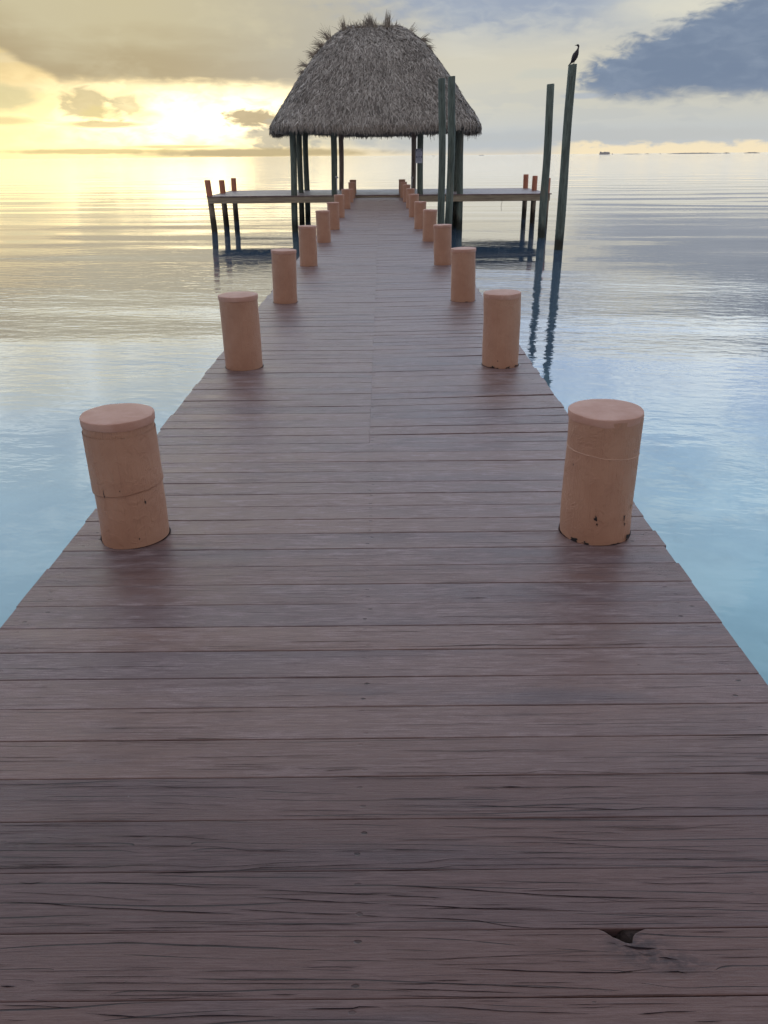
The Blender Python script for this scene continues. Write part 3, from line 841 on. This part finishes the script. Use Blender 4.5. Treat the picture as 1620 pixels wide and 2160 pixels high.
for i,(x,y,zt,tx) in enumerate([(6.36,36.8,.634,6.38),(6.36,34.6,.626,6.36),(6.40,32.2,.60,6.42)]):
    pole_thing('platform_piling','%s of the three red topped pilings at the right end of the platform'%['farthest','middle','nearest'][i],'piling','red topped platform pilings',x,y,-2.4,zt,.108,M_pil,topx=tx,seed=i*3+31)

# four tall mooring poles right of the pier
for (x,y,zt,tx,r,lab,sd) in [
    (1.93,26.0,3.49,1.83,.104,'left one of the two tall green poles close beside the pier, before the thatch',5),
    (2.23,27.0,3.62,2.205,.112,'right one of the two tall green poles close beside the pier, before the thatch',6),
    (5.58,28.3,3.485,5.508,.118,'tall green pole in open water at the right, shorter than the one with the bird',7),
    (5.41,24.6,3.69,5.342,.118,'tallest green mooring pole at the right, a dark bird perched on its top',8)]:
    pole_thing('mooring_pole',lab,'pole','tall mooring poles',x,y,-2.6,zt,r,M_green,topx=tx,seed=sd,slant=.08,taper=.12)

# ------------------------------------------------------------------ thatched hut
CX,CY=-.20,34.15
# (z bottom->top, half width x, half depth y)
PROF=[(2.20,3.98,3.60),(2.38,3.97,3.60),(2.62,3.84,3.46),(3.0,3.60,3.20),(3.42,3.31,2.88),(3.85,2.99,2.50),(4.3,2.65,2.10),(4.7,2.35,1.74),(5.05,2.07,1.38),(5.35,1.78,1.0),(5.6,1.44,.62),(5.76,1.18,.34),(5.86,.90,.14)]
def prof_at(z):
    for a,b in zip(PROF,PROF[1:]):
        if z<=b[0]:
            f=max(0,(z-a[0])/(b[0]-a[0])); return (a[1]+(b[1]-a[1])*f, a[2]+(b[2]-a[2])*f)
    return PROF[-1][1:]
def roof_pt(ang,z):
    a,b=prof_at(z)
    # superellipse cross-section: rounded rectangle
    n=4.6
    c,s=math.cos(ang),math.sin(ang)
    r=(abs(c)**n+abs(s)**n)**(-1/n)
    px,py=a*c*r,b*s*r
    corner=(abs(c*s)*2)**3
    dz=.10*corner*max(0,1-(z-2.2)/.9)
    lump=.05*mnoise.noise(Vector((px*.9,py*.9,z*1.1)))
    k=1+lump/max(a,1)
    return Vector((px*k,py*k,z+dz))
def strip(V,F,cols,p,dirv,nrm,L,w,droop,rc,seg=2,w_end=.25,fold=.0):
    side=dirv.cross(nrm)
    if side.length<1e-6: return
    side.normalize(); base=len(V)
    q=p.copy(); d=dirv.normalized()
    for i in range(seg+1):
        f=i/seg; ww=w*(1-f*(1-w_end))*.5
        V.append(tuple(q-side*ww)); V.append(tuple(q+side*ww))
        d=(d+Vector((0,0,-droop/seg))).normalized()
        q=q+d*(L/seg)
    for i in range(seg):
        a=base+i*2; F.append((a,a+1,a+3,a+2)); cols.extend([rc]*4)
def finish_leaf(name,V,F,cols,parent):
    o=mesh_obj(name,V,F,M_thatch,parent,smooth=False)
    ca=o.data.color_attributes.new('leaf','FLOAT_COLOR','CORNER')
    ca.data.foreach_set('color',[c for q in cols for c in q])
    return o
def build_hut():
    root=empty('thatched_hut',(CX,CY,0)); props(root,'open sided hut with shaggy grey thatched roof on green posts at the pier end','hut')
    # roof: solid shell
    V=[];F=[];cols=[]
    zs=[2.22+i*(5.84-2.22)/26 for i in range(27)]
    K=96; rings=[]
    for z in zs:
        rings.append([tuple(roof_pt(2*math.pi*j/K+.001,z)*1.0) for j in range(K)])
    rings_geo(rings,V,F,True,False)
    # underside: thick eave lip, then inner surface rising
    inner=[]
    for (dz,k) in ((0,1.0),(-.02,.955),(.10,.93),(.6,.80),(1.6,.55),(2.7,.25)):
        rg=[]
        for j in range(K):
            p=roof_pt(2*math.pi*j/K+.001,2.22); rg.append((p.x*k,p.y*k,p.z+dz+ (.02*mnoise.noise(p*3) if dz<0 else 0)))
        inner.append(rg)
    rings_geo(list(reversed(inner)),V,F,False,True)
    o=mesh_obj('roof',V,F,M_thatch,root)
    ca=o.data.color_attributes.new('leaf','FLOAT_COLOR','CORNER')
    ca.data.foreach_set('color',[c for _ in range(len(o.data.loops)) for c in (.12,.5,0,1)])
    roof=o
    # leaf layer
    V=[];F=[];cols=[]
    rnd=random.Random(11)
    N=42000
    for i in range(N):
        z=2.20+(5.86-2.20)*(rnd.random()**1.28)
        ang=rnd.random()*2*math.pi
        if math.sin(ang)>.3 and rnd.random()<.5: continue      # the far side shows little
        # spread angle evenly along the perimeter of the rounded rectangle
        p=roof_pt(ang,z); p2=roof_pt(ang,min(5.85,z+.05)); pt=roof_pt(ang+.01,z)
        up=(p2-p); 
        if up.length<1e-5: up=Vector((0,0,1))
        up.normalize(); tan=(pt-p).normalized(); nrm=tan.cross(up).normalized()
        if nrm.dot(Vector((p.x,p.y,.2)))<0: nrm=-nrm
        down=-up
        lat=rnd.gauss(0,.42)
        lift=rnd.uniform(.0,.12) if rnd.random()<.95 else rnd.uniform(.12,.4)
        dv=(down+tan*lat+nrm*lift).normalized()
        L=rnd.uniform(.14,.34); w=rnd.uniform(.020,.058)
        patch=mnoise.noise(Vector((p.x*1.1,p.y*1.1,z*1.3)))*.22+mnoise.noise(Vector((p.x*4,p.y*4,z*3)))*.18
        rc=(max(0,min(1,rnd.betavariate(2,2.6)+patch)),rnd.random(),0,1)
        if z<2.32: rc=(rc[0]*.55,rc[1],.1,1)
        tw=(nrm+tan*rnd.gauss(0,.45)).normalized()
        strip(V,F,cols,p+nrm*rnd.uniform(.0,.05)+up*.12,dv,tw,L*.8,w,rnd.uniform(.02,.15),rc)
    # ragged fringe under the eave
    for i in range(5200):
        ang=rnd.random()*2*math.pi
        p=roof_pt(ang,2.24); k=rnd.uniform(.945,1.0)
        tan=(roof_pt(ang+.01,2.24)-p).normalized()
        dv=Vector((0,0,-1))+tan*rnd.gauss(0,.2)+Vector((p.x,p.y,0)).normalized()*rnd.uniform(-.15,.25)
        nrm=Vector((p.x,p.y,0)).normalized()+tan*rnd.gauss(0,.4)
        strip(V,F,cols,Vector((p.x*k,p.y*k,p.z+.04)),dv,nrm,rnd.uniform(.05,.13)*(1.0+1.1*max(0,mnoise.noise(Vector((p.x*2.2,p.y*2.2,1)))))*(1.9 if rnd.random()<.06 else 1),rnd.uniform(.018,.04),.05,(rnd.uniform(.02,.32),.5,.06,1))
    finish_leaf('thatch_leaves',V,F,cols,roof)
    # ridge: broad dry fronds laid over the top, with loose tufts
    V=[];F=[];cols=[]
    for i in range(1500):
        x=rnd.uniform(-1.45,1.40); y=rnd.uniform(-.48,.18)
        z=5.82+.07*mnoise.noise(Vector((x*2.1,3,0)))-abs(y)*.55-max(0,abs(x)-.8)*.55+rnd.uniform(0,.07)
        a=rnd.gauss(0,.35)+(math.pi if rnd.random()<.5 else 0)
        dv=Vector((math.cos(a),math.sin(a)*.6-.15,rnd.uniform(-.12,.14)))
        strip(V,F,cols,Vector((x,y,z)),dv,Vector((0,-.5,1)),rnd.uniform(.2,.55),rnd.uniform(.02,.05),.25,(rnd.uniform(.3,.95),.5,rnd.uniform(0,.5),1))
    def tuft(x,y,z,n,az,el,spread,Lm,warm):
        for i in range(int(n*1.5)):
            aa=az+rnd.gauss(0,spread); ee=el+rnd.gauss(0,spread)
            dv=Vector((math.cos(ee)*math.cos(aa),-.3*abs(math.sin(aa)),math.sin(ee)))
            dv=Vector((math.sin(aa)*math.cos(ee),-.25*rnd.random(),math.sin(ee)))
            strip(V,F,cols,Vector((x+rnd.gauss(0,.05),y+rnd.gauss(0,.04),z)),dv,Vector((rnd.gauss(0,.25),-1,rnd.gauss(0,.2))),Lm*1.15*rnd.uniform(.5,1.1),rnd.uniform(.016,.036),rnd.uniform(.0,.7),(rnd.uniform(.0,.35),.5,warm*rnd.uniform(.1,.5),1),seg=3,w_end=.08)
    P2=math.pi/2
    for i in range(46):      # loose ends all along the crown and shoulders
        x=rnd.uniform(-2.2,1.9); z=5.80-max(0,abs(x+.05)-.85)*.80
        tuft(x,-.3-.3*max(0,abs(x)-.9),z,3,.75*x/1.4+rnd.gauss(0,.3),max(.1,1.15-.45*abs(x)),.5,.24,.6)
    tuft(.48,-.3,5.80,26,.15,1.35,.20,.50,.9)      # tall tuft right of the middle
    tuft(-.10,-.2,5.82,44,-.3,.9,.32,.42,.4)
    tuft(-.35,-.2,5.80,30,.6,.8,.35,.36,.4)
    tuft(-1.14,-.3,5.64,30,-.25,1.1,.30,.48,.9)
    tuft(-.70,-.3,5.72,22,.8,.7,.3,.34,.8)
    tuft(-1.64,-.6,5.38,22,-1.0,.9,.30,.50,.9)
    tuft(-1.88,-.7,5.18,30,-1.3,.35,.30,.45,.9)
    tuft(-2.16,-.9,4.88,30,-1.5,.15,.30,.42,.9)
    tuft(-2.03,-.8,5.02,20,-1.4,-.3,.4,.34,.8)
    tuft(-2.51,-1.3,4.48,14,-1.5,.35,.3,.34,.7)
    tuft(-2.66,-1.4,4.30,16,-1.5,-.05,.3,.26,.5)
    tuft(1.22,-.3,5.55,12,1.0,.75,.15,.46,.8)
    tuft(1.71,-.6,5.34,34,1.4,.1,.35,.40,.9)
    tuft(1.90,-.8,5.14,26,1.3,-.4,.35,.34,.9)
    finish_leaf('ridge_fronds',V,F,cols,roof)
    # ridge pole strip seen under the fronds
    # posts
    for (px,py,tx,r,mat,sd) in [(-3.40,31.86,-3.28,.118,M_green,1),(-1.82,31.86,-1.76,.112,M_green,2),(1.50,31.86,1.485,.112,M_green,3),(3.05,31.86,2.98,.118,M_green,4),
        (-3.34,34.2,-3.24,.112,M_green,5),(3.12,34.2,3.05,.112,M_green,6),(-3.30,36.5,-3.19,.115,M_green,7),(-1.78,36.5,-1.71,.105,M_brown,8),(1.42,36.5,1.40,.105,M_brown,9),(3.25,36.5,3.18,.112,M_green,10)]:
        V,F=pole('post',px-CX,py-CY,-2.6,2.62,r,mat,topx=tx-CX,seed=sd*7)
        mesh_obj('post',V,F,mat,root)
    for yy in (31.86,36.5):
        b=bevel_box('eave_beam',-3.55-CX,3.35-CX,yy-CY-.05,yy-CY+.05,2.44,2.62,M_under,root)
    for xx in (-3.25,3.02):
        b=bevel_box('eave_beam',xx-CX-.05,xx-CX+.05,31.95-CY,36.4-CY,2.63,2.80,M_under,root)
build_hut()

# ------------------------------------------------------------------ notice sign on a hut post
def text_mesh(s,size,mat,parent,name,loc,sx=1.0):
    cu=bpy.data.curves.new('txt','FONT'); cu.body=s; cu.size=size; cu.align_x='CENTER'; cu.align_y='CENTER'; cu.extrude=.0008
    o=bpy.data.objects.new('txt',cu); C.objects.link(o)
    dg=bpy.context.evaluated_depsgraph_get(); me=bpy.data.meshes.new_from_object(o.evaluated_get(dg))
    bpy.data.objects.remove(o); me.materials.clear(); me.materials.append(mat)
    q=bpy.data.objects.new(name,me); C.objects.link(q); q.parent=parent; q.location=loc; q.rotation_euler=(R(90),0,0); q.scale=(sx,1,1)
    return q
def build_sign():
    root=empty('notice_sign',(1.43,31.735,1.42)); props(root,'small white notice sign with two dark headings on a green hut post','sign')
    MW=mat_simple('sign_white',(.52,.56,.66),.45,var=.06); MD=mat_simple('sign_dark',(.045,.06,.13),.5,var=.1)
    MT=mat_simple('sign_print',(.16,.18,.26),.6,var=.1)
    bm=bmesh.new(); w,h,rd=.128,.245,.03; pts=[]
    for cx,cz,a0 in ((w-rd,h-rd,0),(-w+rd,h-rd,90),(-w+rd,-h+rd,180),(w-rd,-h+rd,270)):
        for k in range(6):
            a=R(a0+k*18); pts.append((cx+rd*math.cos(a),cz+rd*math.sin(a)))
    V=[(x,-.002,z) for x,z in pts]+[(x,.002,z) for x,z in pts]; n=len(pts)
    F=[tuple(range(n)),tuple(reversed(range(n,2*n)))]+[(i,(i+1)%n,n+(i+1)%n,n+i) for i in range(n)]
    mesh_obj('panel',V,F,MW,root,smooth=False)
    for z,s in ((.195,'NOTICE'),(-.035,'AVISO')):
        V=[];F=[]; box_geo(-.112,.112,-.0045,-.0025,z-.038,z+.038,V,F); mesh_obj('heading_bar',V,F,MD,root,smooth=False)
        V=[];F=[]; box_geo(-.085,.085,-.0062,-.0047,z-.026,z+.026,V,F); mesh_obj('heading_plate',V,F,MW,root,smooth=False)
        text_mesh(s,.052,MD,root,'heading_text',(0,-.0078,z),.85)
    for z0,nl in ((.128,5),(-.10,4)):
        V=[];F=[]
        for k in range(nl):
            z=z0-k*.024; ww=.095 if k%3 else .08
            x=-ww
            while x<ww:
                l=random.uniform(.012,.035); box_geo(x,min(x+l,ww),-.0040,-.0025,z-.0045,z+.0045,V,F); x+=l+.008
        mesh_obj('print_block',V,F,MT,root,smooth=False)
build_sign()

# slim white water pipe with a tap, left side of the walk
def tube(path,r,seg=10):
    V=[];F=[];rings=[]
    for i,p in enumerate(path):
        a=path[max(0,i-1)]; b=path[min(len(path)-1,i+1)]
        d=(Vector(b)-Vector(a)).normalized()
        s=d.cross(Vector((0,1,0.01))).normalized(); u=s.cross(d).normalized()
        rr=r[i] if isinstance(r,(list,tuple)) else r
        rings.append([tuple(Vector(p)+(s*math.cos(2*math.pi*j/seg)+u*math.sin(2*math.pi*j/seg))*rr) for j in range(seg)])
    rings_geo(rings,V,F); return V,F
MWp=mat_simple('white_pvc',(.62,.64,.66),.4,var=.1)
def standpipe(x,y,h,label):
    root=empty('standpipe',(x,y,PZ)); props(root,label,'pipe','white pipes beside the hut posts')
    V,F=tube([(0,0,0),(0,0,h*.5),(0,0,h)],.017); mesh_obj('pipe',V,F,MWp,root)
    V,F=tube([(-.045,0,h-.03),(0,0,h-.03),(.05,0,h-.03),(.06,0,h-.07)],[.03,.036,.022,.014]); mesh_obj('tap',V,F,MWp,root)
standpipe(-1.68,31.72,.66,'slim white water pipe with a tap by the left inner hut post')
standpipe(1.335,36.2,.52,'short thin white pipe behind the right inner hut post')

# thin ropes hanging below the platform
Mrope=mat_simple('old_rope',(.25,.22,.17),.9)
for x,z1,lab in ((-6.0,-1.15,'thin rope hanging from the left wing of the platform down to the water'),(2.0+2.6,-.5,'short thin rope hanging from the right wing of the platform')):
    V,F=tube([(0,0,0),(.02,0,z1*.35),(-.01,0,z1*.7),(.02,0,z1)],.007,6)
    o=mesh_obj('rope',V,F,Mrope,loc=(x,PY0-.01 if x>0 else PY0+2.0,-.02)); props(o,lab,'rope','ropes hanging under the platform')

# ------------------------------------------------------------------ cormorant on the tallest pole
def build_bird():
    MB=mat_simple('bird_plumage',(.045,.038,.045),.6,var=.4,nscale=60)
    s=.00113
    P=lambda cx,cy,r,k=1.0: ((cx-1010)*s,(650-cy)*s,r*s,k)
    secs=[P(903,684,3,2.2),P(935,655,9,2.2),P(975,618,20,1.5),P(1008,582,46,1.05),P(1035,530,64,1.0),P(1058,478,72,1.0),P(1082,425,62,1.0),P(1100,385,44,1.0),P(1110,350,28,1.0),P(1117,318,19,1.0),
          P(1124,292,18,1.0),P(1122,268,24,1.0),P(1106,252,27,.95),P(1086,248,20,.9),P(1070,249,9,.9),P(1048,251,6,.9),P(1030,254,3,.9)]
    V=[];F=[];rings=[];seg=16
    for i,(x,z,r,k) in enumerate(secs):
        a=secs[max(0,i-1)];b=secs[min(len(secs)-1,i+1)]
        d=Vector((b[0]-a[0],0,b[1]-a[1])).normalized(); n=Vector((-d.z,0,d.x))
        rings.append([tuple(Vector((x,0,z))+n*(math.cos(2*math.pi*j/seg)*r)+Vector((0,1,0))*(math.sin(2*math.pi*j/seg)*r*k)) for j in range(seg)])
    rings_geo(rings,V,F)
    root=empty('cormorant',(5.345,24.6,3.705)); props(root,'dark cormorant perched upright on the tallest pole, head turned left','bird')
    root.rotation_euler=(0,0,R(-12))
    mesh_obj('body',V,F,MB,root)
    for sy in (-1,1):
        # folded wing lying along the flank
        rings=[]
        for (cx,cy,r) in [(1092,400,10),(1070,430,34),(1045,490,42),(1015,560,32),(985,610,16),(962,640,4)]:
            x=(cx-1010)*s-.006; z=(650-cy)*s; r*=s
            rings.append([(x+math.cos(2*math.pi*j/10)*r*.8,sy*(.062 if cy<600 else .03)+math.sin(2*math.pi*j/10)*r*.42,z+math.cos(2*math.pi*j/10)*r*.4) for j in range(10)])
        V=[];F=[]; rings_geo(rings,V,F); mesh_obj('wing',V,F,MB,root)
        V,F=tube([((1052-1010)*s,sy*.028,(650-585)*s),((1046-1010)*s,sy*.028,(650-615)*s),((1048-1010)*s,sy*.028,.006),((1020-1010)*s,sy*.032,.003)],[.016,.008,.007,.012],8)
        mesh_obj('leg',V,F,MB,root)
build_bird()
# two distant birds flying in front of the slate cloud
MBd=mat_simple('far_bird',(.05,.05,.055),.8)
def fly(x,y,z,sc,lab):
    V=[(0,-.25,0),(.06,0,.03),(0,.25,0),(-.06,0,.03),(0,0,-.05),
       (.30,.05,.16),(.62,-.02,.06),(.28,-.08,.15),(-.30,.05,.16),(-.62,-.02,.06),(-.28,-.08,.15)]
    F=[(0,1,4),(1,2,4),(2,3,4),(3,0,4),(0,3,1),(3,2,1),(1,5,7),(5,6,7),(3,10,8),(8,10,9)]
    V=[tuple(c*sc for c in v) for v in V]
    o=mesh_obj('flying_bird',V,F,MBd,smooth=False,loc=(x,y,z)); props(o,lab,'bird','far birds in flight')
for (u,v,lab) in ((15.08,3.36,'left of two tiny birds flying low against the slate cloud'),(15.80,3.40,'right of two tiny birds flying low against the slate cloud')):
    D=150; fly(D*math.sin(R(u)),D*math.cos(R(u)),1.45+D*math.tan(R(v)),.8,lab)

# ------------------------------------------------------------------ far islands
def mat_isl():
    m,t,out=new_mat('hazed_mangrove'); tc=t.node('ShaderNodeTexCoord')
    n=t.noise(tc.outputs['Object'],.05,4,.6)
    principled(t,out,t.mix(n,(.34,.33,.33),(.42,.40,.38)),1.0,None,.0); return m  # distance haze is mixed into these island colours
MI=mat_isl()
IH=.62
def island(u0,u1,h,D=2500,seed=0,block=False):
    n=max(6,int((u1-u0)*30)); V=[];F=[];rings=[]
    for i in range(n+1):
        f=i/n; u=R(u0+(u1-u0)*f); hh=IH*h*(math.sin(math.pi*min(.96,max(.04,f)))**(.25 if block else .5))*(.6+.7*abs(mnoise.noise(Vector((f*(u1-u0)*9+seed,seed,0)))))
        if block: hh=h*(.85+.3*mnoise.noise(Vector((f*5,seed,0)))) if .05<f<.97 else h*.3
        bx,by=D*math.sin(u),D*math.cos(u)
        dx,dy=math.sin(u)*14,math.cos(u)*14
        rings.append([(bx-dx,by-dy,-1.4),(bx-dx*.6,by-dy*.6,-1.18+hh*.8),(bx,by,-1.18+hh),(bx+dx*.6,by+dy*.6,-1.18+hh*.8),(bx+dx,by+dy,-1.4)])
    rings_geo(rings,V,F)
    o=mesh_obj('island',V,F,MI,smooth=False); props(o,kind='structure')
island(14.46,15.12,7.5,seed=1,block=True)
island(15.25,15.33,4.5,seed=2)
for a,b,h,s in ((16.0,17.1,3.2,3),(17.3,17.6,3.0,4),(18.2,18.3,3.5,5),(18.7,21.9,5.6,6),(22.0,22.4,4.6,7),(23.2,24.1,5.4,8),(24.6,26.5,4.5,9),(6.6,6.95,3.0,10),(3.4,3.7,2.0,11)):
    island(a,b,h,seed=s)

# ------------------------------------------------------------------ render settings
scene.view_settings.view_transform='Standard'; scene.view_settings.look='None'
scene.view_settings.exposure=0.0; scene.view_settings.gamma=1.0
scene.render.engine='CYCLES'
scene.cycles.max_bounces=5; scene.cycles.diffuse_bounces=3; scene.cycles.glossy_bounces=3
scene.cycles.use_adaptive_sampling=True; scene.cycles.adaptive_threshold=.028; scene.cycles.adaptive_min_samples=16
scene.render.resolution_x=768; scene.render.resolution_y=1024
